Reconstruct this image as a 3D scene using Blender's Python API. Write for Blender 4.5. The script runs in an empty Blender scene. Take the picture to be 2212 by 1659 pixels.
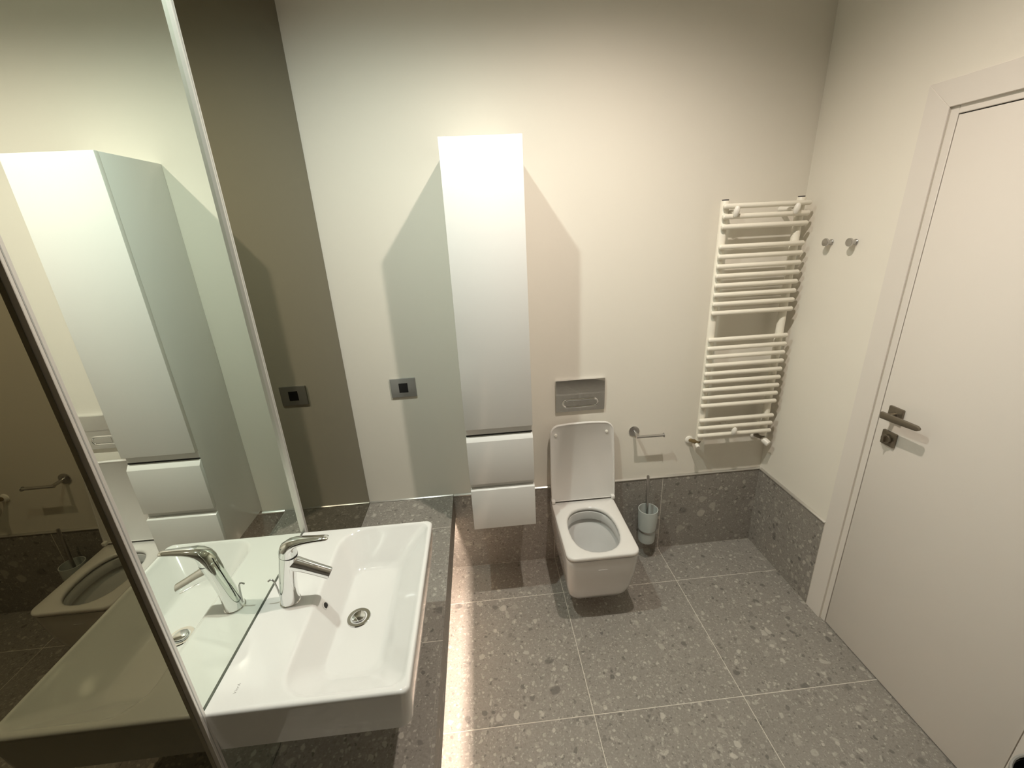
import bpy, bmesh, math, random
from mathutils import Vector, Matrix
random.seed(7)
S = bpy.context.scene
COL = S.collection
PI = math.pi

# ------------------------------------------------------------------ camera
def R3(pan, tilt, roll):
    f = Vector((math.sin(pan)*math.cos(tilt), math.cos(pan)*math.cos(tilt), math.sin(tilt)))
    r = Vector((math.cos(pan), -math.sin(pan), 0)); u = r.cross(f)
    c, s = math.cos(roll), math.sin(roll)
    return c*r+s*u, -s*r+c*u, f
cd = bpy.data.cameras.new('camera'); cam = bpy.data.objects.new('camera', cd); COL.objects.link(cam)
r_, u_, f_ = R3(0.0680, -0.3488, -0.0515)
m = Matrix(((r_.x, u_.x, -f_.x), (r_.y, u_.y, -f_.y), (r_.z, u_.z, -f_.z))).to_4x4()
m.translation = Vector((0.6347, -1.9685, 1.786)); cam.matrix_world = m
cd.sensor_width = 36; cd.lens = 936.09/2212*36; cd.clip_start = 0.02
S.camera = cam

# ------------------------------------------------------------------ world, exposure
w = bpy.data.worlds.new('world'); S.world = w; w.use_nodes = True
w.node_tree.nodes['Background'].inputs[0].default_value = (1.0, 0.9, 0.75, 1)
w.node_tree.nodes['Background'].inputs[1].default_value = 0.0
S.view_settings.view_transform = 'Standard'; S.view_settings.look = 'None'
S.view_settings.gamma = 1; S.view_settings.use_curve_mapping = False
S.view_settings.exposure = 0.15
# the two recessed ceiling downlights: (x, y, z, colour, watt)
SPOTS = [(0.303, -0.92, 2.86, (0.90, 1.0, 0.91), 60), (1.118, -0.92, 2.86, (1.0, 0.885, 0.77), 86)]
SPOT_ANGLE, SPOT_BLEND, SPOT_R = 149, 0.95, 0.020
LED_W = 24.0          # strip light under the ledge, watt

# ------------------------------------------------------------------ dimensions
W, HL, L, CEIL, FRONT = 2.1137, 0.472, 0.4296, 2.88, -3.60
YC = -0.478                       # far edge of the door casing
LIP = 0.335

# ------------------------------------------------------------------ materials
def mat(name, col, rough=0.5, metal=0.0, spec=0.5, coat=0.0, bump=0.0, bscale=300, var=0.0):
    M = bpy.data.materials.new(name); M.use_nodes = True
    nt = M.node_tree; b = nt.nodes['Principled BSDF']
    b.inputs['Base Color'].default_value = (*col, 1); b.inputs['Roughness'].default_value = rough
    b.inputs['Metallic'].default_value = metal; b.inputs['Specular IOR Level'].default_value = spec
    b.inputs['Coat Weight'].default_value = coat; b.inputs['Coat Roughness'].default_value = 0.03
    tc = nt.nodes.new('ShaderNodeTexCoord')
    no = nt.nodes.new('ShaderNodeTexNoise'); no.inputs['Scale'].default_value = bscale; no.inputs['Detail'].default_value = 3
    nt.links.new(tc.outputs['Object'], no.inputs['Vector'])
    if bump:
        bp = nt.nodes.new('ShaderNodeBump'); bp.inputs['Strength'].default_value = bump; bp.inputs['Distance'].default_value = 0.001
        nt.links.new(no.outputs['Fac'], bp.inputs['Height']); nt.links.new(bp.outputs['Normal'], b.inputs['Normal'])
    if var:
        n2 = nt.nodes.new('ShaderNodeTexNoise'); n2.inputs['Scale'].default_value = 2.5; n2.inputs['Detail'].default_value = 4
        nt.links.new(tc.outputs['Object'], n2.inputs['Vector'])
        mx = nt.nodes.new('ShaderNodeMix'); mx.data_type = 'RGBA'
        mx.inputs['A'].default_value = (*[c*(1-var) for c in col], 1); mx.inputs['B'].default_value = (*[min(1, c*(1+var)) for c in col], 1)
        nt.links.new(n2.outputs['Fac'], mx.inputs['Factor']); nt.links.new(mx.outputs['Result'], b.inputs['Base Color'])
    return M

def stone(name, base, light, dark, gain=1.0):
    M = bpy.data.materials.new(name); M.use_nodes = True
    nt = M.node_tree; N = nt.nodes; Lk = nt.links; b = N['Principled BSDF']
    geo = N.new('ShaderNodeNewGeometry'); oi = N.new('ShaderNodeObjectInfo')
    mul = N.new('ShaderNodeVectorMath'); mul.operation = 'SCALE'; mul.inputs[0].default_value = (13.1, 7.7, 5.3)
    Lk.new(oi.outputs['Random'], mul.inputs['Scale'])
    add = N.new('ShaderNodeVectorMath'); add.operation = 'ADD'
    Lk.new(geo.outputs['Position'], add.inputs[0]); Lk.new(mul.outputs[0], add.inputs[1])
    # warp the coordinates so that the pebbles are irregular
    wn = N.new('ShaderNodeTexNoise'); wn.inputs['Scale'].default_value = 26; wn.inputs['Detail'].default_value = 3
    Lk.new(add.outputs[0], wn.inputs['Vector'])
    ws = N.new('ShaderNodeVectorMath'); ws.operation = 'MULTIPLY_ADD'
    ws.inputs[1].default_value = (0.034,)*3; Lk.new(wn.outputs['Color'], ws.inputs[0]); Lk.new(add.outputs[0], ws.inputs[2])
    co = ws.outputs[0]
    def mth(op, a, bv, clamp=False):
        n = N.new('ShaderNodeMath'); n.operation = op; n.use_clamp = clamp
        for i, v in enumerate((a, bv)):
            if isinstance(v, (int, float)): n.inputs[i].default_value = v
            else: Lk.new(v, n.inputs[i])
        return n.outputs[0]
    def mix(fac, A, B):
        n = N.new('ShaderNodeMix'); n.data_type = 'RGBA'
        for k, v in (('Factor', fac), ('A', A), ('B', B)):
            if isinstance(v, tuple): n.inputs[k].default_value = (*v, 1)
            elif isinstance(v, (int, float)): n.inputs[k].default_value = v
            else: Lk.new(v, n.inputs[k])
        return n.outputs['Result']
    n1 = N.new('ShaderNodeTexNoise'); n1.inputs['Scale'].default_value = 5; n1.inputs['Detail'].default_value = 5
    Lk.new(add.outputs[0], n1.inputs['Vector'])
    col = mix(n1.outputs['Fac'], tuple(c*0.86 for c in base), tuple(c*1.14 for c in base))
    fine = N.new('ShaderNodeTexNoise'); fine.inputs['Scale'].default_value = 170; fine.inputs['Detail'].default_value = 4
    Lk.new(add.outputs[0], fine.inputs['Vector'])
    ff = mth('MULTIPLY', mth('SUBTRACT', fine.outputs['Fac'], 0.5), 1.3)
    col = mix(mth('ADD', ff, 0.5, True), mix(0.34, col, dark), mix(0.26, col, light))
    for sc, thr_l, thr_d, rad, str_ in ((130, 0.62, 0.22, 0.52, 0.55), (62, 0.72, 0.15, 0.50, 0.70), (31, 0.82, 0.10, 0.46, 0.72), (17, 0.90, 0.07, 0.40, 0.62)):
        v = N.new('ShaderNodeTexVoronoi'); v.inputs['Scale'].default_value = sc
        Lk.new(co, v.inputs['Vector'])
        sep = N.new('ShaderNodeSeparateColor'); Lk.new(v.outputs['Color'], sep.inputs[0])
        size = mth('MULTIPLY', mth('ADD', mth('MULTIPLY', sep.outputs[1], 0.7), 0.4), rad)
        inside = mth('MULTIPLY', mth('SUBTRACT', size, v.outputs['Distance']), 9.0, True)
        lm = mth('MULTIPLY', mth('GREATER_THAN', sep.outputs[0], thr_l), inside)
        dm = mth('MULTIPLY', mth('LESS_THAN', sep.outputs[0], thr_d), inside)
        tone = mth('MULTIPLY', mth('ADD', mth('MULTIPLY', sep.outputs[2], 0.75), 0.25), str_)
        col = mix(mth('MULTIPLY', lm, tone), col, light)
        col = mix(mth('MULTIPLY', dm, tone), col, dark)
    Lk.new(col, b.inputs['Base Color'])
    b.inputs['Roughness'].default_value = 0.42; b.inputs['Specular IOR Level'].default_value = 0.4
    return M

M = {}
M['plaster'] = mat('plaster', (0.80, 0.762, 0.680), 0.85, bump=0.12, bscale=420, var=0.012)
M['ceiling'] = mat('ceiling_paint', (0.80, 0.77, 0.70), 0.9, bump=0.08)
M['tile'] = stone('speckled_stone_tile', (0.268, 0.247, 0.219), (0.56, 0.525, 0.47), (0.10, 0.093, 0.087))
M['grout'] = mat('light_grout', (0.66, 0.62, 0.55), 0.9, bump=0.3, bscale=900)
M['ceramic'] = mat('white_ceramic', (0.67, 0.662, 0.645), 0.08, spec=0.5, coat=0.4, var=0.004)
M['seat'] = mat('white_plastic_seat', (0.75, 0.73, 0.70), 0.16, var=0.004)
M['lacquer'] = mat('white_lacquer', (0.76, 0.757, 0.74), 0.16, var=0.004)
M['gap'] = mat('dark_gap', (0.02, 0.018, 0.016), 0.8, var=0.05)
M['doorpaint'] = mat('white_door_paint', (0.75, 0.705, 0.65), 0.45, bump=0.04, bscale=500, var=0.006)
M['rad'] = mat('cream_enamel', (0.83, 0.79, 0.69), 0.32, var=0.004)
M['chrome'] = mat('chrome', (0.86, 0.86, 0.86), 0.05, metal=1, var=0.004)
M['satin'] = mat('satin_steel', (0.55, 0.54, 0.53), 0.28, metal=1, var=0.02)
M['nickel'] = mat('dark_satin_nickel', (0.235, 0.205, 0.16), 0.36, metal=0.85, var=0.03)
M['brass'] = mat('aged_brass', (0.33, 0.26, 0.15), 0.3, metal=1, var=0.05)
M['alu'] = mat('aluminium_profile', (0.70, 0.67, 0.64), 0.38, metal=0.65, var=0.01)
M['trim'] = mat('satin_trim', (0.66, 0.64, 0.60), 0.30, metal=0.7, var=0.01)
M['clear'] = mat('silver_mirror', (0.86, 0.915, 0.845), 0.0, metal=1, var=0.0)
M['bronze'] = mat('bronze_mirror', (0.190, 0.168, 0.108), 0.0, metal=1, var=0.0)
M['mirrorback'] = mat('mirror_backing', (0.05, 0.05, 0.05), 0.7, var=0.05)
M['greyplate'] = mat('brushed_grey_plate', (0.42, 0.42, 0.41), 0.38, metal=0.55, bump=0.05, bscale=800, var=0.01)
M['black'] = mat('black_plastic', (0.012, 0.012, 0.013), 0.35, var=0.05)
M['darkplastic'] = mat('dark_grey_plastic', (0.055, 0.05, 0.05), 0.45, var=0.05)
M['logo'] = mat('grey_print', (0.30, 0.29, 0.28), 0.5, var=0.02)
M['water'] = mat('bowl_water', (0.34, 0.36, 0.34), 0.02, spec=0.6, var=0.004)
M['bristle'] = mat('white_bristle', (0.75, 0.74, 0.70), 0.8, bump=0.4, bscale=600)
M['white'] = mat('white_plastic', (0.82, 0.79, 0.72), 0.35, var=0.004)
fg = mat('frosted_glass', (0.78, 0.82, 0.79), 0.45, bump=0.05, bscale=700)
fg.node_tree.nodes['Principled BSDF'].inputs['Transmission Weight'].default_value = 0.40
M['frost'] = fg
def emis(name, col, st):
    m_ = mat(name, (0.9, 0.88, 0.8), 0.5); b = m_.node_tree.nodes['Principled BSDF']
    b.inputs['Emission Color'].default_value = (*col, 1); b.inputs['Emission Strength'].default_value = st
    return m_
M['lens'] = emis('lit_lamp_lens', (1.0, 0.93, 0.8), 12.0)
M['led'] = emis('lit_led_diffuser', (1.0, 0.80, 0.66), 1.0)

# ------------------------------------------------------------------ helpers
def link(name, me, material, parent=None):
    o = bpy.data.objects.new(name, me); COL.objects.link(o)
    if material is not None and not me.materials: me.materials.append(M[material])
    if parent is not None:
        o.parent = parent
        o.location = -world_loc(parent)
    return o
def world_loc(o):
    v = Vector(o.location); p = o.parent
    while p is not None: v = v + Vector(p.location); p = p.parent
    return v
def from_bm(name, bm, material, parent=None, smooth=False, angle=35):
    bmesh.ops.recalc_face_normals(bm, faces=bm.faces)
    me = bpy.data.meshes.new(name); bm.to_mesh(me); bm.free()
    if smooth:
        for p in me.polygons: p.use_smooth = True
        me.set_sharp_from_angle(angle=math.radians(angle))
    return link(name, me, material, parent)
def add_box(bm, x0, x1, y0, y1, z0, z1):
    v = [bm.verts.new((x, y, z)) for z in (z0, z1) for y in (y0, y1) for x in (x0, x1)]
    fs = [(0,1,3,2), (4,6,7,5), (0,4,5,1), (2,3,7,6), (0,2,6,4), (1,5,7,3)]
    return [bm.faces.new([v[i] for i in f]) for f in fs]
def box(name, x0, x1, y0, y1, z0, z1, material, parent=None, bev=0.0, seg=2):
    bm = bmesh.new(); add_box(bm, min(x0,x1), max(x0,x1), min(y0,y1), max(y0,y1), min(z0,z1), max(z0,z1))
    if bev: bmesh.ops.bevel(bm, geom=list(bm.edges), offset=bev, segments=seg, affect='EDGES', profile=0.5)
    return from_bm(name, bm, material, parent, smooth=bev > 0, angle=40)
def prism(name, pts, axis, a, b, material, parent=None, bev=0.0, seg=2):
    """extrude the 2-D outline pts along axis 'x','y' or 'z' from a to b"""
    bm = bmesh.new()
    def mk(p, t):
        return {'x': (t, p[0], p[1]), 'y': (p[0], t, p[1]), 'z': (p[0], p[1], t)}[axis]
    A = [bm.verts.new(mk(p, a)) for p in pts]; B = [bm.verts.new(mk(p, b)) for p in pts]
    bm.faces.new(A); bm.faces.new(B[::-1]); n = len(pts)
    for i in range(n): bm.faces.new((A[i], A[(i+1) % n], B[(i+1) % n], B[i]))
    if bev: bmesh.ops.bevel(bm, geom=list(bm.edges), offset=bev, segments=seg, affect='EDGES', profile=0.5)
    return from_bm(name, bm, material, parent, smooth=bev > 0, angle=40)
def loft_bm(bm, rings, cap0=False, cap1=False):
    V = [[bm.verts.new(p) for p in r] for r in rings]; n = len(rings[0])
    for a, b in zip(V, V[1:]):
        for i in range(n): bm.faces.new((a[i], a[(i+1) % n], b[(i+1) % n], b[i]))
    if cap0: bm.faces.new(V[0])
    if cap1: bm.faces.new(V[-1])
    return V
def loft(name, rings, material, parent=None, cap0=False, cap1=False, angle=35):
    bm = bmesh.new(); loft_bm(bm, rings, cap0, cap1)
    return from_bm(name, bm, material, parent, smooth=True, angle=angle)
def frame_for(d):
    d = Vector(d).normalized(); a = Vector((0, 0, 1)) if abs(d.z) < 0.9 else Vector((1, 0, 0))
    e1 = d.cross(a).normalized(); e2 = d.cross(e1).normalized(); return e1, e2
def tube(name, path, radii, material, parent=None, n=20, cap=True, sx=1.0, sy=1.0, e1=None, angle=40):
    """round (or oval) tube through the points, radius per point; e1 fixes the cross-section's first axis"""
    P_ = [Vector(p) for p in path]; rings = []
    if not hasattr(radii, '__len__'): radii = [radii]*len(P_)
    prev = None
    for i, p in enumerate(P_):
        d = (P_[min(i+1, len(P_)-1)]-P_[max(i-1, 0)]).normalized()
        if e1 is not None:
            a = Vector(e1); a = (a-d*a.dot(d)).normalized()
        elif prev is None: a = frame_for(d)[0]
        else: a = (prev-d*prev.dot(d)).normalized()
        prev = a; b = d.cross(a)
        rr = radii[i]; rx, ry = (rr if hasattr(rr, '__len__') else (rr*sx, rr*sy))
        rings.append([p+a*rx*math.cos(t)+b*ry*math.sin(t) for t in [2*PI*k/n for k in range(n)]])
    return loft(name, rings, material, parent, cap, cap, angle)
def lathe(name, prof, origin, axis, material, parent=None, n=32, cap0=True, cap1=True, angle=35):
    o = Vector(origin); d = Vector(axis).normalized(); e1, e2 = frame_for(d)
    rings = [[o+d*h+(e1*math.cos(t)+e2*math.sin(t))*max(r, 1e-5) for t in [2*PI*k/n for k in range(n)]] for r, h in prof]
    return loft(name, rings, material, parent, cap0, cap1, angle)
def rrect(x0, x1, y0, y1, r, n=6):
    """rounded rectangle, corner radii r = (x0y0, x1y0, x1y1, x0y1), counter-clockwise"""
    if not hasattr(r, '__len__'): r = (r,)*4
    out = []
    for (cx, cy, rr, a0) in ((x0+r[0], y0+r[0], r[0], PI), (x1-r[1], y0+r[1], r[1], 1.5*PI), (x1-r[2], y1-r[2], r[2], 0), (x0+r[3], y1-r[3], r[3], 0.5*PI)):
        for k in range(n+1):
            a = a0+0.5*PI*k/n; out.append((cx+rr*math.cos(a), cy+rr*math.sin(a)))
    return out
def resample(pts, counts):
    """points on each side of a rounded rectangle so long sides get inner vertices too"""
    out = []; n = len(pts)
    for i in range(n):
        a, b = pts[i], pts[(i+1) % n]; out.append(a)
        c = counts.get(i, 0)
        for k in range(1, c+1): t = k/(c+1); out.append((a[0]+(b[0]-a[0])*t, a[1]+(b[1]-a[1])*t))
    return out
def thing(name, loc, label=None, cat=None, group=None):
    o = bpy.data.objects.new(name, None); COL.objects.link(o); o.location = loc; o.empty_display_size = 0.05
    tag(o, label, cat, group); return o
def tag(o, label=None, cat=None, group=None, kind=None):
    if label: o['label'] = label
    if cat: o['category'] = cat
    if group: o['group'] = group
    if kind: o['kind'] = kind
    return o
def struct(o, label=None):
    o['kind'] = 'structure'
    if label: o['label'] = label
    return o

# ================================================================== the room
# floor: grout bed with separate tiles
floor = box('floor', 0.0, W+0.12, FRONT, 0.02, -0.05, -0.0007, 'grout')
struct(floor, 'grey speckled stone tile floor with light grout lines')
G = 0.0014
xs = [0.0, 0.362, 0.962, 1.562, W+0.10]
ys = [0.0, -0.257, -0.857, -1.457, -2.057, -2.657, -3.257, FRONT]
for i in range(len(xs)-1):
    for j in range(len(ys)-1):
        box('floor_tile', xs[i]+G, xs[i+1]-G, ys[j+1]+G, ys[j]-G, -0.010, 0.0, 'tile', floor, bev=0.0006, seg=1)

wall_back = struct(box('wall_back', -0.10, W+0.12, 0.0, 0.12, -0.05, CEIL, 'plaster'), 'cream plastered back wall above a stone tile wainscot')
wall_left = struct(box('wall_left', -0.14, -0.02, FRONT-0.1, 0.0, -0.05, CEIL, 'plaster'), 'left wall behind the mirrors')
wall_front = struct(box('wall_front', -0.02, W+0.12, FRONT-0.12, FRONT, -0.05, CEIL, 'tile'), 'unseen wall behind the viewer, dark stone added to cut bounced light')  # out of view; set far back and dark tiled to reduce bounced light
ceiling = struct(box('ceiling', -0.14, W+0.14, FRONT-0.12, 0.12, CEIL, CEIL+0.1, 'ceiling'), 'plain white ceiling')
# right wall with the door opening
DY0, DY1, DZ = -1.262, -0.560, 2.062      # opening of the door frame
bm = bmesh.new()
add_box(bm, W, W+0.12, DY1, 0.0, -0.05, CEIL); add_box(bm, W, W+0.12, FRONT, DY0, -0.05, CEIL); add_box(bm, W, W+0.12, DY0, DY1, DZ, CEIL)
wall_right = struct(from_bm('wall_right', bm, 'plaster'), 'cream plastered right wall with the white door')

# wainscot tiles
TT = 0.007
def wtile(par, *a): box('wall_tile', *a, 'tile', par, bev=0.0006, seg=1)
g0 = box('grout_bed', 0.30, W, -TT+0.0007, 0.0, 0.0, HL-0.0045, 'grout', wall_back)
for a, b in ((0.30, 0.962), (0.962, 1.562), (1.562, W+0.001)):
    wtile(wall_back, a+G, b-G, -TT, -0.001, 0.0015, HL-0.004)
g1 = box('grout_bed', W-TT+0.0007, W, YC, 0.0, 0.0, HL-0.004, 'grout', wall_right)
wtile(wall_right, W-TT, W-0.001, YC+0.001, -TT-0.0005, 0.0015, HL-0.004)
def trim_profile(name, pts, axis, a, b, label):
    return struct(prism(name, pts, axis, a, b, 'trim', bev=0.0012), label)
trim_profile('trim_1', [(0.0, HL-0.004), (-TT-0.004, HL-0.004), (-TT-0.004, HL+0.001), (-0.002, HL+0.007), (0.0, HL+0.007)], 'x', L+0.001, W-0.002, 'satin metal trim along the top of the back wainscot')
trim_profile('trim_2', [(W, HL-0.004), (W-TT-0.004, HL-0.004), (W-TT-0.004, HL+0.001), (W-0.002, HL+0.007), (W, HL+0.007)], 'y', YC, -0.012, 'satin metal trim along the top of the right wainscot')
trim_profile('trim_3', [(0.0, HL+0.0005), (-0.009, HL+0.0005), (-0.009, HL+0.003), (-0.002, HL+0.008), (0.0, HL+0.008)], 'x', 0.003, L, 'satin metal trim where the ledge meets the back wall')

# ------------------------------------------------------------------ door
door = thing('door_1', (W, -0.9, 0.0)); struct(door, 'white flush interior door with white casing')
CX = W-0.006                                 # face of the casing
# casing: two jambs and a head, mitred, each with a stepped inner edge
def casing(outline, name='door_casing'):
    bm = bmesh.new(); V0 = [bm.verts.new((W+0.0005, y, z)) for y, z in outline]; V1 = [bm.verts.new((CX, y, z)) for y, z in outline]
    n = len(outline); bm.faces.new(V0); bm.faces.new(V1)
    for i in range(n): bm.faces.new((V0[i], V0[(i+1) % n], V1[(i+1) % n], V1[i]))
    bmesh.ops.bevel(bm, geom=list(bm.edges), offset=0.0012, segments=1, affect='EDGES')
    return from_bm(name, bm, 'doorpaint', door, smooth=True)
CW = 0.078
casing([(YC, 0.0), (YC, DZ+CW), (DY1, DZ), (DY1, 0.0)])
casing([(DY0-CW, 0.0), (DY0, 0.0), (DY0, DZ), (DY0-CW, DZ+CW)])
casing([(YC, DZ+CW), (DY0-CW, DZ+CW), (DY0, DZ), (DY1, DZ)])
# rebated frame inside the casing
FX = W+0.004
for (a, b, c, d) in ((DY1-0.024, DY1+0.002, 0.0, DZ), (DY0-0.002, DY0+0.004, 0.0, DZ)):
    box('door_frame', FX, W+0.11, a, b, c, d, 'doorpaint', door, bev=0.001, seg=1)
box('door_frame', FX, W+0.11, DY0+0.0045, DY1-0.0245, DZ-0.022, DZ+0.002, 'doorpaint', door, bev=0.001, seg=1)
leaf = box('door_leaf', FX+0.001, FX+0.042, DY0+0.0075, DY1-0.0265, 0.005, DZ-0.0255, 'doorpaint', door, bev=0.0015)
tag(leaf, 'plain white door leaf')
gap_panel = box('door_gap_shade', FX+0.010, FX+0.045, DY0+0.003, DY1-0.02, 0.0, DZ-0.022, 'gap', door)  # near-black panel behind the leaf, paints the shade in its edge gaps
# lever handle, rosettes
HX = FX+0.001
def rosette(name, yc, zc, s=0.0275):
    o = prism(name, rrect(yc-s, yc+s, zc-s, zc+s, 0.003, 3), 'x', HX, HX-0.0085, 'nickel', door, bev=0.001)
    return o
ro = rosette('handle_rosette', -0.649, 1.0755)
tag(ro, 'dark square rosette')
lev = tube('lever_handle', [(HX-0.008, -0.649, 1.0755), (HX-0.052, -0.649, 1.0755)], 0.0085, 'nickel', ro, n=20)
bar_pts = [(-0.640, 1.0645), (-0.638, 1.0885), (-0.69, 1.0900), (-0.772, 1.0925), (-0.780, 1.0890), (-0.783, 1.0840), (-0.780, 1.0775), (-0.772, 1.0745), (-0.69, 1.0675)]
bm_o = prism('lever_bar', bar_pts, 'x', HX-0.046, HX-0.057, 'nickel', ro, bev=0.0012)
lo = rosette('lock_rosette', -0.648, 0.979)
lathe('thumb_turn', [(0.0, 0.013), (0.0165, 0.013), (0.017, 0.012), (0.017, 0.0)], (HX-0.008, -0.648, 0.979), (-1, 0, 0), 'nickel', lo)
prism('turn_grip', rrect(-0.6505, -0.6455, 0.966, 0.992, 0.002, 3), 'x', HX-0.020, HX-0.032, 'nickel', lo, bev=0.0008)

# ------------------------------------------------------------------ ledge along the left wall
ledge = thing('tiled_ledge', (0.21, -1.2, 0.0), 'low ledge clad in grey speckled tiles along the mirrored wall', 'ledge')
bm = bmesh.new()
add_box(bm, 0.0, 0.2715, FRONT, -0.0085, 0.0, HL-0.0008)
add_box(bm, 0.2715, L-0.0105, FRONT, -0.0085, 0.415, HL-0.0008); add_box(bm, L-0.0105, L-0.0008, FRONT, -0.0085, LIP+0.0005, HL-0.0012)
from_bm('core', bm, 'grout', ledge)
ly = [-0.009, -0.257, -0.857, -1.457, -2.057, -2.657, -3.257, FRONT]
for j in range(7):
    box('ledge_tile', 0.001, L-0.0105, ly[j+1]+G, ly[j]-G, HL-0.012, HL, 'tile', ledge, bev=0.0006, seg=1)
    box('apron_tile', L-0.010, L, ly[j+1]+G, ly[j]-G, LIP, HL-0.0005, 'tile', ledge, bev=0.0006, seg=1)
    box('plinth_tile', 0.2705, 0.279, ly[j+1]+G, ly[j]-G, 0.001, 0.413, 'tile', ledge, bev=0.0006, seg=1)
# strip light hidden behind the apron
box('led_channel', L-0.031, L-0.011, FRONT+0.02, -0.02, 0.405, 0.415, 'alu', ledge)
led = box('led_strip', L-0.028, L-0.014, FRONT+0.02, -0.02, 0.4025, 0.4055, 'led', ledge)
tag(led, 'lit strip light under the ledge')

# ------------------------------------------------------------------ mirrors
MZ0, MZ1 = HL+0.001, 2.87
N0, N1, F0, F1 = -1.3170, -1.3030, -0.7250, -0.7110     # near profile, far profile (y)
def mirror_panel(name, y0, y1, material, label):
    t = thing(name, (0, (y0+y1)/2, MZ0), label, 'mirror')
    box('glass', -0.006, 0.0, y0, y1, MZ0, MZ1, material, t)
    box('backing', -0.020, -0.0062, y0, y1, MZ0, MZ1, 'mirrorback', t)
    return t
mirror_panel('bronze_mirror', F1+0.0005, -0.0095, 'bronze', 'dark bronze tinted mirror between the clear mirror and the back wall')
mirror_panel('bronze_mirror', FRONT+0.002, N0-0.0005, 'bronze', 'dark bronze tinted mirror nearest the viewer, left of the clear mirror')
mt = mirror_panel('wall_mirror', N1, F0, 'clear', 'tall clear mirror with slim aluminium side profiles behind the basin')
for (a, b) in ((N0, N1), (F0, F1)):
    pr = prism('side_profile', [(-0.012, a), (0.009, a), (0.0095, a+0.001), (0.0095, b-0.001), (0.009, b), (-0.012, b)], 'z', MZ0, MZ1, 'alu', mt)
    box('groove', 0.0094, 0.0098, a+0.0055, a+0.0075, MZ0, MZ1, 'greyplate', pr)

# ------------------------------------------------------------------ washbasin
ZS = 0.868
bx0, bx1, by0, by1 = 0.0035, 0.4268, -1.3068, -0.7263
basin = thing('washbasin', (0.2, -1.017, 0.74), 'white rectangular wall-hung washbasin under the clear mirror', 'washbasin')
cnt = {6: 10, 13: 10, 20: 10, 27: 10}
def ring(x0, x1, y0, y1, r, z): return [(x, y, z) for x, y in resample(rrect(x0, x1, y0, y1, r), cnt)]
def ro4(a, b): return (a, b, b, a)
rings = []
rings.append(ring(bx0+0.03, bx1-0.05, by0+0.04, by1-0.04, ro4(0.01, 0.03), 0.742))
rings.append(ring(bx0, bx1-0.020, by0+0.016, by1-0.016, ro4(0.003, 0.026), 0.744))
rings.append(ring(bx0, bx1-0.010, by0+0.007, by1-0.007, ro4(0.003, 0.026), 0.750))
rings.append(ring(bx0, bx1-0.005, by0+0.003, by1-0.003, ro4(0.003, 0.024), 0.790))
rings.append(ring(bx0, bx1, by0, by1, ro4(0.003, 0.020), 0.857))
for a in (0.25, 0.55, 0.8, 1.0):
    th = a*PI/2; i_ = 0.007*(1-math.cos(th)); rings.append(ring(bx0, bx1-i_, by0+i_, by1-i_, ro4(0.003, 0.020), 0.860+0.008*math.sin(th)))
# basin rim (rolls in), walls and floor of the bowl
Rx0, Rx1, Ry0, Ry1 = 0.143, 0.4125, -1.290, -0.741
Fx0, Fx1, Fy0, Fy1 = 0.190, 0.322, -1.185, -0.838
ZF = 0.783
def bowl(t, z, r):
    sm = t
    return ring(Rx0+(Fx0-Rx0)*sm, Rx1+(Fx1-Rx1)*sm, Ry0+(Fy0-Ry0)*sm, Ry1+(Fy1-Ry1)*sm, r, z)
rings.append(ring(bx0+0.002, bx1-0.0085, by0+0.0085, by1-0.0085, ro4(0.003, 0.020), ZS))
rings.append(ring(Rx0-0.012, Rx1+0.003, Ry0-0.004, Ry1+0.004, (0.075, 0.03, 0.03, 0.075), ZS))
rings.append(ring(Rx0-0.005, Rx1+0.001, Ry0-0.001, Ry1+0.002, (0.072, 0.03, 0.03, 0.072), ZS-0.0012))
rings.append(bowl(0.04, ZS-0.005, (0.068, 0.03, 0.03, 0.068)))
rings.append(bowl(0.12, ZS-0.014, (0.064, 0.03, 0.03, 0.064)))
rings.append(bowl(0.45, 0.829, (0.055, 0.034, 0.034, 0.055)))
rings.append(bowl(0.80, 0.797, (0.045, 0.036, 0.036, 0.045)))
rings.append(bowl(0.93, 0.787, (0.042, 0.038, 0.038, 0.042)))
rings.append(bowl(1.06, ZF, (0.04, 0.036, 0.036, 0.04)))
dc = Vector((0.238, -1.017, ZF-0.004))
last = rings[-1]
for k, rr_ in ((0.45, None), (0.80, None)):
    rings.append([(p[0]+(dc.x-p[0])*k, p[1]+(dc.y-p[1])*k, ZF-0.004*k) for p in last])
bo = loft('bowl', rings, 'ceramic', basin, cap0=True, cap1=True, angle=50)
wn = bo.modifiers.new('weighted_normal', 'WEIGHTED_NORMAL'); wn.keep_sharp = True; wn.weight = 60
# overflow hole in the back wall of the bowl
ofn = Vector((0.82, 0, 0.45)).normalized()
ov = lathe('overflow', [(0.0115, -0.002), (0.0115, 0.0012), (0.0085, 0.0016), (0.0080, -0.001)], (0.1585, -1.019, 0.838), ofn, 'ceramic', basin, n=28, cap0=False, cap1=False)
lathe('overflow_hole', [(0.0082, 0.0004), (0.0, 0.0005)], (0.1585, -1.019, 0.838), ofn, 'gap', ov, n=24)
dr = lathe('drain', [(0.0315, -0.004), (0.0325, 0.002), (0.031, 0.004), (0.0225, 0.0035), (0.0215, 0.0), (0.0215, -0.004)], dc, (0, 0, 1), 'chrome', basin, n=40, cap0=False)
tag(dr, 'chrome drain ring')
lathe('drain_plug', [(0.0, 0.0105), (0.012, 0.0100), (0.0180, 0.0085), (0.0190, 0.006), (0.0185, -0.003)][::-1], dc, (0, 0, 1), 'chrome', dr, n=36)
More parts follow.
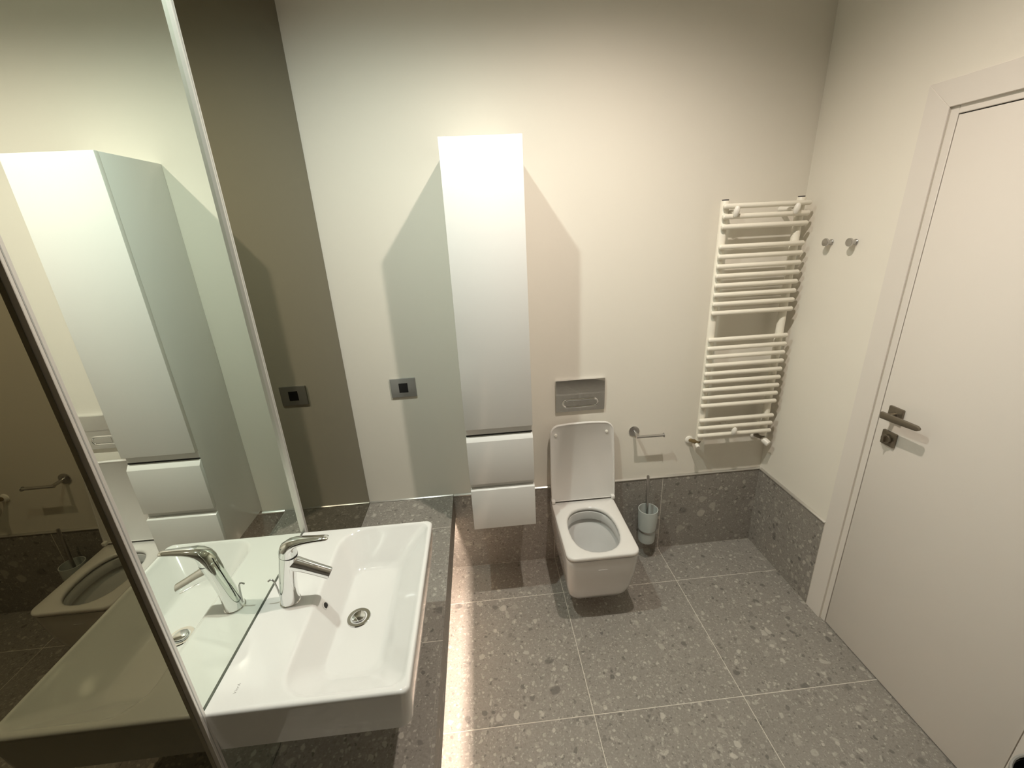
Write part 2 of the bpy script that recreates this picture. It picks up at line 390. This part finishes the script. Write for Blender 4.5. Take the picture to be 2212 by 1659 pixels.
# printed maker's mark on the deck
cu = bpy.data.curves.new('mark', 'FONT'); cu.body = 'VitrA'; cu.size = 0.0085; cu.extrude = 0.00008; cu.space_character = 1.25
to = bpy.data.objects.new('mark_tmp', cu); COL.objects.link(to)
bpy.context.view_layer.update()
me = bpy.data.meshes.new_from_object(to.evaluated_get(bpy.context.evaluated_depsgraph_get())); bpy.data.objects.remove(to)
me.transform(Matrix.Translation((0.051, -1.266, ZS+0.0002)) @ Matrix.Rotation(PI/2, 4, 'Z'))
me.materials.clear(); me.materials.append(M['logo'])
lg = link('printed_mark', me, None, basin); tag(lg, 'small grey printed mark')

# ------------------------------------------------------------------ faucet
fy = -1.019
faucet = thing('basin_faucet', (0.072, fy, ZS), 'chrome single-lever basin faucet on the washbasin deck', 'faucet')
bp = []
for t in [i/12 for i in range(13)]:
    z = ZS+0.0005+t*0.150
    bp.append((0.0725+0.026*t**1.5, fy, z))
tube('body', bp, [0.0245]+[0.0240-0.0018*math.sin(PI*i/12)-0.0012*i/12 for i in range(1, 13)], 'chrome', faucet, n=36, e1=(1, 0, 0))
lathe('base_ring', [(0.0258, 0.0), (0.0262, 0.002), (0.0252, 0.0035), (0.0240, 0.004)], (0.0725, fy, ZS+0.0001), (0, 0, 1), 'chrome', faucet, n=36)
# lever: a dome on the body that bends over into a flat tapering paddle
lp = [(0.0985, fy, 1.0195), (0.0995, fy, 1.030), (0.1035, fy, 1.041), (0.112, fy, 1.050), (0.125, fy, 1.0555), (0.145, fy, 1.0580), (0.170, fy, 1.0590), (0.193, fy, 1.0592), (0.204, fy, 1.0590), (0.2075, fy, 1.0588)]
lr = [(0.0222, 0.0222), (0.0222, 0.0222), (0.0195, 0.0220), (0.0140, 0.0212), (0.0105, 0.0195), (0.0080, 0.0160), (0.0066, 0.0132), (0.0060, 0.0118), (0.0054, 0.0105), (0.0030, 0.0070)]
tube('lever', lp, lr, 'chrome', faucet, n=32, e1=(-0.5, 0, 0.8))
lathe('lever_seam', [(0.0226, 0.0), (0.0226, 0.0014)], (0.0984, fy, 1.0182), (0.05, 0, 1), 'darkplastic', faucet, n=36)
sp = [(0.088, fy, 0.9985), (0.108, fy, 0.9895), (0.130, fy, 0.9790), (0.160, fy, 0.9630), (0.1905, fy, 0.9465)]
sr = [(0.020, 0.0205), (0.0195, 0.0190), (0.0172, 0.0170), (0.0158, 0.0162), (0.0152, 0.0158)]
spo = tube('spout', sp, sr, 'chrome', faucet, n=32, e1=(0.45, 0, 0.85))
lathe('aerator', [(0.0125, 0.0), (0.0120, 0.001), (0.0, 0.001)], (0.1907, fy, 0.9464), (0.88, 0, -0.47), 'darkplastic', spo, n=28)
rod = [(0.0500, fy, 0.880), (0.0475, fy, 0.915), (0.0445, fy, 0.936), (0.041, fy, 0.9425), (0.036, fy, 0.9435), (0.030, fy, 0.939)]
tube('popup_rod', rod, 0.0022, 'satin', faucet, n=12)

# ------------------------------------------------------------------ tall cabinet
x0, x1, zb, zt, yd = 0.541, 0.8250, 0.492, 2.077, -0.3205
cab = thing('tall_cabinet', ((x0+x1)/2, 0, zb), 'tall narrow white wall cabinet left of the toilet', 'cabinet')
box('carcass', x0+0.0006, x1-0.0006, yd+0.0195, -0.0005, zb+0.001, zt-0.0005, 'lacquer', cab, bev=0.001)
TF = yd+0.0185
box('cabinet_door', x0, x1, yd, TF, 0.993, zt, 'lacquer', cab, bev=0.0012)
d1 = prism('drawer_front', [(yd, 0.728), (TF, 0.728), (TF, 0.955), (TF-0.002, 0.955), (yd, 0.9345)], 'x', x0, x1, 'lacquer', cab, bev=0.0012)
d2 = prism('drawer_front', [(yd, zb), (TF, zb), (TF, 0.702), (TF-0.004, 0.702), (yd, 0.695)], 'x', x0, x1, 'lacquer', cab, bev=0.0012)
box('finger_rail', x0+0.001, x1-0.001, TF-0.0005, yd+0.0195, 0.962, 0.992, 'lacquer', cab)
box('shadow_gap', x0+0.001, x1-0.001, TF-0.0008, yd+0.0195, 0.9555, 0.9615, 'gap', cab)
box('finger_rail', x0+0.001, x1-0.001, TF-0.0005, yd+0.0195, 0.703, 0.7275, 'lacquer', cab)

# ------------------------------------------------------------------ toilet
tx = 1.101
wc = thing('wall_hung_toilet', (tx, -0.24, 0.1), 'white wall-hung toilet with its lid raised against the wall', 'toilet')
cnt2 = {6: 6, 13: 6, 20: 6, 27: 6}
def tring(hw, yf, yb, rf, rb, z, dx=0.0):
    return [(x, y, z) for x, y in resample(rrect(tx-hw+dx, tx+hw+dx, yf, yb, (rf, rf, rb, rb)), cnt2)]
body = [tring(0.100, -0.300, -0.03, 0.06, 0.02, 0.100), tring(0.118, -0.372, -0.010, 0.055, 0.015, 0.1015), tring(0.130, -0.402, -0.009, 0.05, 0.012, 0.108),
        tring(0.137, -0.419, -0.009, 0.046, 0.010, 0.120), tring(0.143, -0.433, -0.009, 0.044, 0.010, 0.145), tring(0.152, -0.455, -0.009, 0.042, 0.010, 0.205),
        tring(0.158, -0.472, -0.009, 0.038, 0.010, 0.290), tring(0.1615, -0.482, -0.009, 0.036, 0.010, 0.365), tring(0.1620, -0.484, -0.009, 0.036, 0.010, 0.389), tring(0.1605, -0.4825, -0.010, 0.036, 0.010, 0.3935)]
def oval(sc, z, dy=0.0, n=None):
    # same vertex count and start direction as tring
    base = body[-1]; out = []
    cy = -0.297+dy
    for p in base:
        a = math.atan2((p[1]+0.297)/0.165, (p[0]-tx)/0.118)
        c, s = math.cos(a), math.sin(a)
        k = (abs(c)**2.4+abs(s)**2.4)**(-1/2.4)
        out.append((tx-0.002+0.118*sc*c*k, cy+0.163*sc*s*k, z))
    return out
inner = [oval(1.02, 0.3935), oval(0.99, 0.390), oval(0.985, 0.352), oval(1.0, 0.347), oval(1.10, 0.345), oval(1.12, 0.335), oval(1.02, 0.312), oval(0.95, 0.292), oval(0.84, 0.250), oval(0.68, 0.205, 0.010), oval(0.50, 0.172, 0.020), oval(0.40, 0.150, 0.026), oval(0.30, 0.120, 0.030)]
loft('bowl', body+inner, 'ceramic', wc, cap0=True, cap1=True, angle=50)
wat = [oval(0.495, 0.171, 0.020)]
bmw = bmesh.new(); bmw.faces.new([bmw.verts.new(p) for p in wat[0]]); from_bm('water', bmw, 'water', wc)
seat = [tring(0.1590, -0.485, -0.080, 0.036, 0.008, 0.4005), tring(0.1625, -0.489, -0.077, 0.038, 0.008, 0.4025), tring(0.1635, -0.490, -0.076, 0.038, 0.008, 0.411), tring(0.1625, -0.489, -0.077, 0.038, 0.008, 0.4175), tring(0.158, -0.4845, -0.080, 0.036, 0.008, 0.4205),
        oval(1.06, 0.4205), oval(1.0, 0.4180), oval(0.975, 0.411), oval(0.985, 0.402), oval(1.01, 0.4005), tring(0.1590, -0.485, -0.080, 0.036, 0.008, 0.4005)]
loft('seat', seat, 'seat', wc, angle=60)
# raised lid: outline in its own plane, leaning back
LB, LT_ = Vector((tx+0.006, -0.066, 0.424)), Vector((tx+0.004, -0.030, 0.852))
lu = (LT_-LB); lh = lu.length; lu.normalize(); lx = Vector((1, 0, 0)); ln = lx.cross(lu); ln = -ln if ln.y > 0 else ln
def lid_ring(ins, off):
    out = []
    for x, z in resample(rrect(-0.168+ins, 0.168-ins, 0.0+ins*0.6, lh-0.012-ins, (0.006, 0.006, 0.042-ins*0.5, 0.042-ins*0.5)), cnt2):
        t = z/lh
        xx = x*(1-0.045*t**2.2)
        zz = z+(0.012*(1-(x/0.168)**2) if t > 0.5 else 0)*((t-0.5)*2)
        out.append(LB+lx*xx+lu*zz+ln*off)
    return out
lid = loft('lid', [lid_ring(0.010, -0.006), lid_ring(0.001, -0.004), lid_ring(0.0, 0.003), lid_ring(0.0, 0.009), lid_ring(0.0015, 0.0115), lid_ring(0.005, 0.012), lid_ring(0.0075, 0.009)], 'seat', wc, cap0=True, cap1=True, angle=50)
for bxp, bzp in ((-0.134, 0.372), (0.124, 0.372)):
    c = LB+lx*bxp+lu*bzp+ln*0.0085
    lathe('bumper', [(0.0072, 0.0), (0.0072, 0.006), (0.0060, 0.0078), (0.0, 0.0082)], c, ln, 'white', lid, n=20)
for sx_ in (-1, 1):
    cx = tx+0.003+sx_*0.157
    box('hinge', cx-0.0095, cx+0.0095, -0.094, -0.052, 0.4215, 0.441, 'seat', wc, bev=0.004, seg=3)

# ------------------------------------------------------------------ flush plate
fp = thing('flush_plate', (1.1025, 0, 0.99), 'polished chrome flush plate on the wall above the toilet', 'flush plate')
px0, px1, pz0, pz1 = 0.980, 1.225, 0.9035, 1.0695
prism('plate', [(-0.0005, pz0-0.001), (-0.012, pz0), (-0.0125, 0.992), (-0.0150, 1.0), (-0.0130, pz1), (-0.0005, pz1+0.001)], 'x', px0, px1, 'chrome', fp, bev=0.0008, seg=1)
def stad(x0_, x1_, z0_, z1_): return rrect(x0_, x1_, z0_, z1_, (z1_-z0_)/2-1e-4, 8)
bx_a = [(1.012, 1.193, 0.926, 0.972)]
outer = stad(1.012, 1.193, 0.924, 0.970); inn = stad(1.0205, 1.1845, 0.9325, 0.9615)
rg = [[(x, -0.0115, z) for x, z in outer], [(x, -0.0165, z) for x, z in stad(1.0125, 1.1925, 0.9245, 0.9695)], [(x, -0.0180, z) for x, z in stad(1.0155, 1.1895, 0.9275, 0.9665)], [(x, -0.0168, z) for x, z in stad(1.0190, 1.1860, 0.931, 0.963)], [(x, -0.0115, z) for x, z in inn]]
loft('button_ring', rg, 'chrome', fp, angle=60)
for a, b in ((1.0212, 1.1015), (1.1025, 1.1838)):
    pts = rrect(a, b, 0.9332, 0.9608, (0.0135, 0.001, 0.001, 0.0135) if a < 1.06 else (0.001, 0.0135, 0.0135, 0.001), 6)
    prism('flush_button', pts, 'y', -0.0110, -0.0142, 'chrome', fp, bev=0.0005, seg=1)

# ------------------------------------------------------------------ paper holder
ph = thing('toilet_paper_holder', (1.387, 0, 0.76), 'empty chrome toilet paper holder right of the toilet', 'paper holder')
lathe('flange', [(0.0, 0.0055), (0.0250, 0.0055), (0.0270, 0.0045), (0.0270, 0.0)], (1.388, -0.0004, 0.7605), (0, -1, 0), 'satin', ph, n=36)
tube('arm', [(1.388, -0.005, 0.7605), (1.3875, -0.04, 0.7605), (1.387, -0.066, 0.7605)], 0.0082, 'satin', ph, n=20)
tube('bar', [(1.3765, -0.070, 0.7605), (1.380, -0.070, 0.7605), (1.516, -0.070, 0.7600)], 0.0072, 'satin', ph, n=20)
lathe('end_stop', [(0.0108, 0.0), (0.0115, 0.0008), (0.0115, 0.0035), (0.0108, 0.0042)], (1.5155, -0.070, 0.7600), (1, 0, 0), 'satin', ph, n=28)

# ------------------------------------------------------------------ toilet brush in its wall holder
hx, hy = 1.4635, -0.070
bh = thing('brush_holder', (hx, 0, 0.12), 'frosted glass toilet brush holder on the wainscot beside the toilet', 'brush holder')
cup = lathe('glass_cup', [(0.0, 0.0), (0.036, 0.0), (0.0425, 0.004), (0.0445, 0.02), (0.0465, 0.082), (0.0485, 0.10), (0.0510, 0.150), (0.0515, 0.205), (0.0480, 0.205), (0.0475, 0.15), (0.0430, 0.082), (0.0405, 0.02), (0.036, 0.008), (0.0, 0.008)], (hx, hy, 0.118), (0, 0, 1), 'frost', bh, n=44, cap0=False, cap1=False)
lathe('holder_ring', [(0.0475, 0.0), (0.0500, 0.0), (0.0505, 0.0012), (0.0505, 0.0078), (0.0500, 0.009), (0.0475, 0.009)], (hx, hy, 0.193), (0, 0, 1), 'satin', bh, n=44, cap0=False, cap1=False)
tube('wall_arm', [(hx, hy+0.048, 0.1975), (hx, -TT-0.004, 0.1975)], 0.0062, 'satin', bh, n=16)
lathe('flange', [(0.0, 0.0055), (0.0215, 0.0055), (0.023, 0.0045), (0.023, 0.0)], (hx, -TT-0.0002, 0.1975), (0, -1, 0), 'satin', bh, n=32)
br = thing('toilet_brush', (hx, hy, 0.13), 'toilet brush with a slim steel handle standing in the frosted holder', 'toilet brush')
tube('handle', [(hx-0.001, hy, 0.20), (hx-0.008, hy, 0.40), (hx-0.0125, hy, 0.5265), (hx-0.0126, hy, 0.529)], [0.0062, 0.0068, 0.0076, 0.006], 'satin', br, n=18)
lathe('brush_head', [(0.010, 0.0), (0.028, 0.012), (0.031, 0.035), (0.028, 0.062), (0.010, 0.076)], (hx, hy, 0.130), (0, 0, 1), 'bristle', br, n=26)

# ------------------------------------------------------------------ towel radiator
RX0, RX1, RY = 1.6840, 2.0700, -0.090
rad = thing('towel_radiator', (1.885, 0, 0.70), 'cream ladder towel radiator on the back wall in the right corner', 'radiator')
zbars = [1.820-0.0408*i for i in range(3)]+[1.6565-0.0412*i for i in range(8)]+[1.2435-0.0416*i for i in range(9)]+[0.832-0.0420*i for i in range(3)]
bm = bmesh.new(); rings = []
for xx, rr_ in ((0.0, 0.004), (0.002, 0.0085), (0.006, 0.0108), (0.38, 0.0108), (0.384, 0.0085), (0.386, 0.004)):
    rings.append([(xx, rr_*math.cos(2*PI*k/16), rr_*math.sin(2*PI*k/16)) for k in range(16)])
loft_bm(bm, rings, True, True); bmesh.ops.recalc_face_normals(bm, faces=bm.faces)
bme = bpy.data.meshes.new('bar'); bm.to_mesh(bme); bm.free(); bme.materials.append(M['rad'])
for p in bme.polygons: p.use_smooth = True
for i, z in enumerate(zbars):
    t = (1.82-z)/1.075
    o = bpy.data.objects.new('bar', bme); COL.objects.link(o); o.parent = rad
    o.location = Vector((RX0+0.006*(1-t)-0.001, RY, z))-Vector(rad.location)
for cxp in (1.709, 2.0475):
    lathe('collector_tube', [(0.0, 0.0), (0.0165, 0.0), (0.0175, 0.001), (0.0175, 1.129), (0.0165, 1.131), (0.0, 1.131)], (cxp, -0.064, 0.712), (0, 0, 1), 'rad', rad, n=28, cap0=False, cap1=False)
    lathe('end_cap', [(0.0135, 0.0), (0.0135, 0.005), (0.0, 0.005)], (cxp, -0.064, 1.8432), (0, 0, 1), 'darkplastic', rad, n=24)
def bracket(xc, zc):
    s_ = tube('bracket', [(xc, -0.001, zc), (xc, -0.085, zc)], [0.012, 0.0075], 'white', rad, n=16)
    pr = [(0.0, -0.0225), (0.006, -0.021), (0.0105, -0.0145), (0.0125, 0.0), (0.0105, 0.0145), (0.006, 0.021), (0.0, 0.0225)]
    lathe('bracket_knob', pr, (xc, -0.108, zc), (0.12, -0.15, 1), 'white', s_, n=20, cap0=False, cap1=False)
bracket(1.738, 1.7985); bracket(2.003, 1.7985); bracket(1.863, 0.768)
# valves
v1 = tube('lockshield_valve', [(1.708, -0.064, 0.716), (1.706, -0.062, 0.704), (1.700, -0.055, 0.697), (1.692, -0.030, 0.690), (1.690, -0.006, 0.684)], [0.0135, 0.0135, 0.0125, 0.0105, 0.010], 'brass', rad, n=18)
lathe('wall_rosette', [(0.0215, 0.0), (0.0210, 0.006), (0.016, 0.011), (0.0095, 0.013), (0.0, 0.013)], (1.689, -0.0004, 0.683), (0, -1, 0), 'white', v1, n=28)
lathe('valve_cap', [(0.0, 0.0), (0.0085, 0.0), (0.0095, 0.002), (0.0095, 0.022), (0.0085, 0.024), (0.0, 0.024)], (1.698, -0.066, 0.690), (-0.10, -0.85, -0.30), 'white', v1, n=22)
v2 = tube('thermostat_valve', [(2.0475, -0.064, 0.716), (2.048, -0.062, 0.704), (2.048, -0.055, 0.697), (2.046, -0.030, 0.690), (2.045, -0.006, 0.684)], [0.0135, 0.0135, 0.0135, 0.0115, 0.010], 'nickel', rad, n=18)
lathe('wall_rosette', [(0.0215, 0.0), (0.0210, 0.006), (0.016, 0.011), (0.0095, 0.013), (0.0, 0.013)], (2.045, -0.0004, 0.683), (0, -1, 0), 'white', v2, n=28)
lathe('valve_cap', [(0.0, 0.0), (0.012, 0.0), (0.0155, 0.004), (0.0165, 0.012), (0.0165, 0.034), (0.0150, 0.040), (0.0, 0.041)], (2.049, -0.066, 0.690), (0.35, -0.78, -0.40), 'white', v2, n=26)

# ------------------------------------------------------------------ switch plate
sw = thing('wall_sensor_plate', (0.2526, 0, 1.05), 'grey wall plate with a black square insert left of the cabinet', 'wall plate')
prism('cover_plate', rrect(0.1938, 0.3115, 1.0462, 1.1388, 0.002, 3), 'y', -0.0004, -0.0085, 'greyplate', sw, bev=0.0015)
box('black_insert', 0.2322, 0.2742, -0.0082, -0.0092, 1.0690, 1.1155, 'black', sw, bev=0.0004, seg=1)

# ------------------------------------------------------------------ robe hooks on the right wall
def hook(y, z, label):
    t = thing('robe_hook', (W, y, z), label, 'hook', 'robe hooks on the right wall')
    lathe('flange', [(0.0, 0.004), (0.0105, 0.004), (0.0115, 0.0032), (0.0115, 0.0)], (W-0.0004, y, z), (-1, 0, 0), 'satin', t, n=28)
    lathe('peg', [(0.0085, 0.0), (0.0080, 0.012), (0.0145, 0.018), (0.0160, 0.020), (0.0160, 0.026), (0.0152, 0.0275), (0.0, 0.028)], (W-0.004, y, z), (-1, 0, 0), 'satin', t, n=28)
hook(-0.197, 1.660, 'round steel robe hook nearer the radiator')
hook(-0.318, 1.664, 'round steel robe hook nearer the door')

# ------------------------------------------------------------------ bin just entering the corner of the view
bn = thing('waste_bin', (1.986, -1.434, 0), 'dark grey open waste bin beside the door in the bottom right corner', 'bin')
lathe('bin_body', [(0.0, 0.001), (0.078, 0.001), (0.082, 0.006), (0.098, 0.392), (0.094, 0.392), (0.078, 0.012), (0.0, 0.010)], (1.986, -1.434, 0.0), (0, 0, 1), 'black', bn, n=40, cap0=False, cap1=False)
lathe('bin_rim', [(0.0935, 0.0), (0.0985, 0.0), (0.1005, 0.004), (0.1000, 0.012), (0.0960, 0.013), (0.0935, 0.010)], (1.986, -1.434, 0.389), (0, 0, 1), 'greyplate', bn, n=40, cap0=False, cap1=False)

# ------------------------------------------------------------------ recessed ceiling downlights (above the view)
for (sx_, sy_, sz_, scol, watt), lab in zip(SPOTS, ('lit recessed ceiling downlight over the washbasin', 'lit recessed ceiling downlight over the toilet')):
    dl = thing('ceiling_downlight', (sx_, sy_, CEIL), lab, 'ceiling lamp')
    hd = lathe('trim_ring', [(0.034, 0.0), (0.042, 0.0), (0.043, 0.002), (0.041, 0.006), (0.036, 0.008), (0.032, 0.006), (0.030, 0.001)], (sx_, sy_, CEIL-0.0004), (0, 0, -1), 'white', dl, n=36, cap0=False, cap1=False)
    lathe('lens', [(0.0, 0.0), (0.0315, 0.0), (0.0315, 0.002), (0.0, 0.002)], (sx_, sy_, CEIL-0.001), (0, 0, -1), 'lens', hd, n=30, cap0=False, cap1=False)
    ld = bpy.data.lights.new('spot_lamp', 'SPOT'); ld.energy = watt; ld.color = scol; ld.shadow_soft_size = SPOT_R
    ld.spot_size = math.radians(SPOT_ANGLE); ld.spot_blend = SPOT_BLEND
    lo_ = bpy.data.objects.new('spot_lamp', ld); COL.objects.link(lo_); lo_.parent = hd
    lo_.location = Vector((sx_, sy_, sz_-0.012))
# light of the strip under the ledge: an area lamp lying on the visible diffuser
al = bpy.data.lights.new('led_light', 'AREA'); al.shape = 'RECTANGLE'; al.size = 0.012; al.size_y = -FRONT-0.05
al.energy = LED_W; al.color = (1.0, 0.80, 0.66)
ao = bpy.data.objects.new('led_light', al); COL.objects.link(ao); ao.parent = ledge
ao.location = Vector((L-0.021, (FRONT-0.02)/2, 0.4020))-Vector(ledge.location)
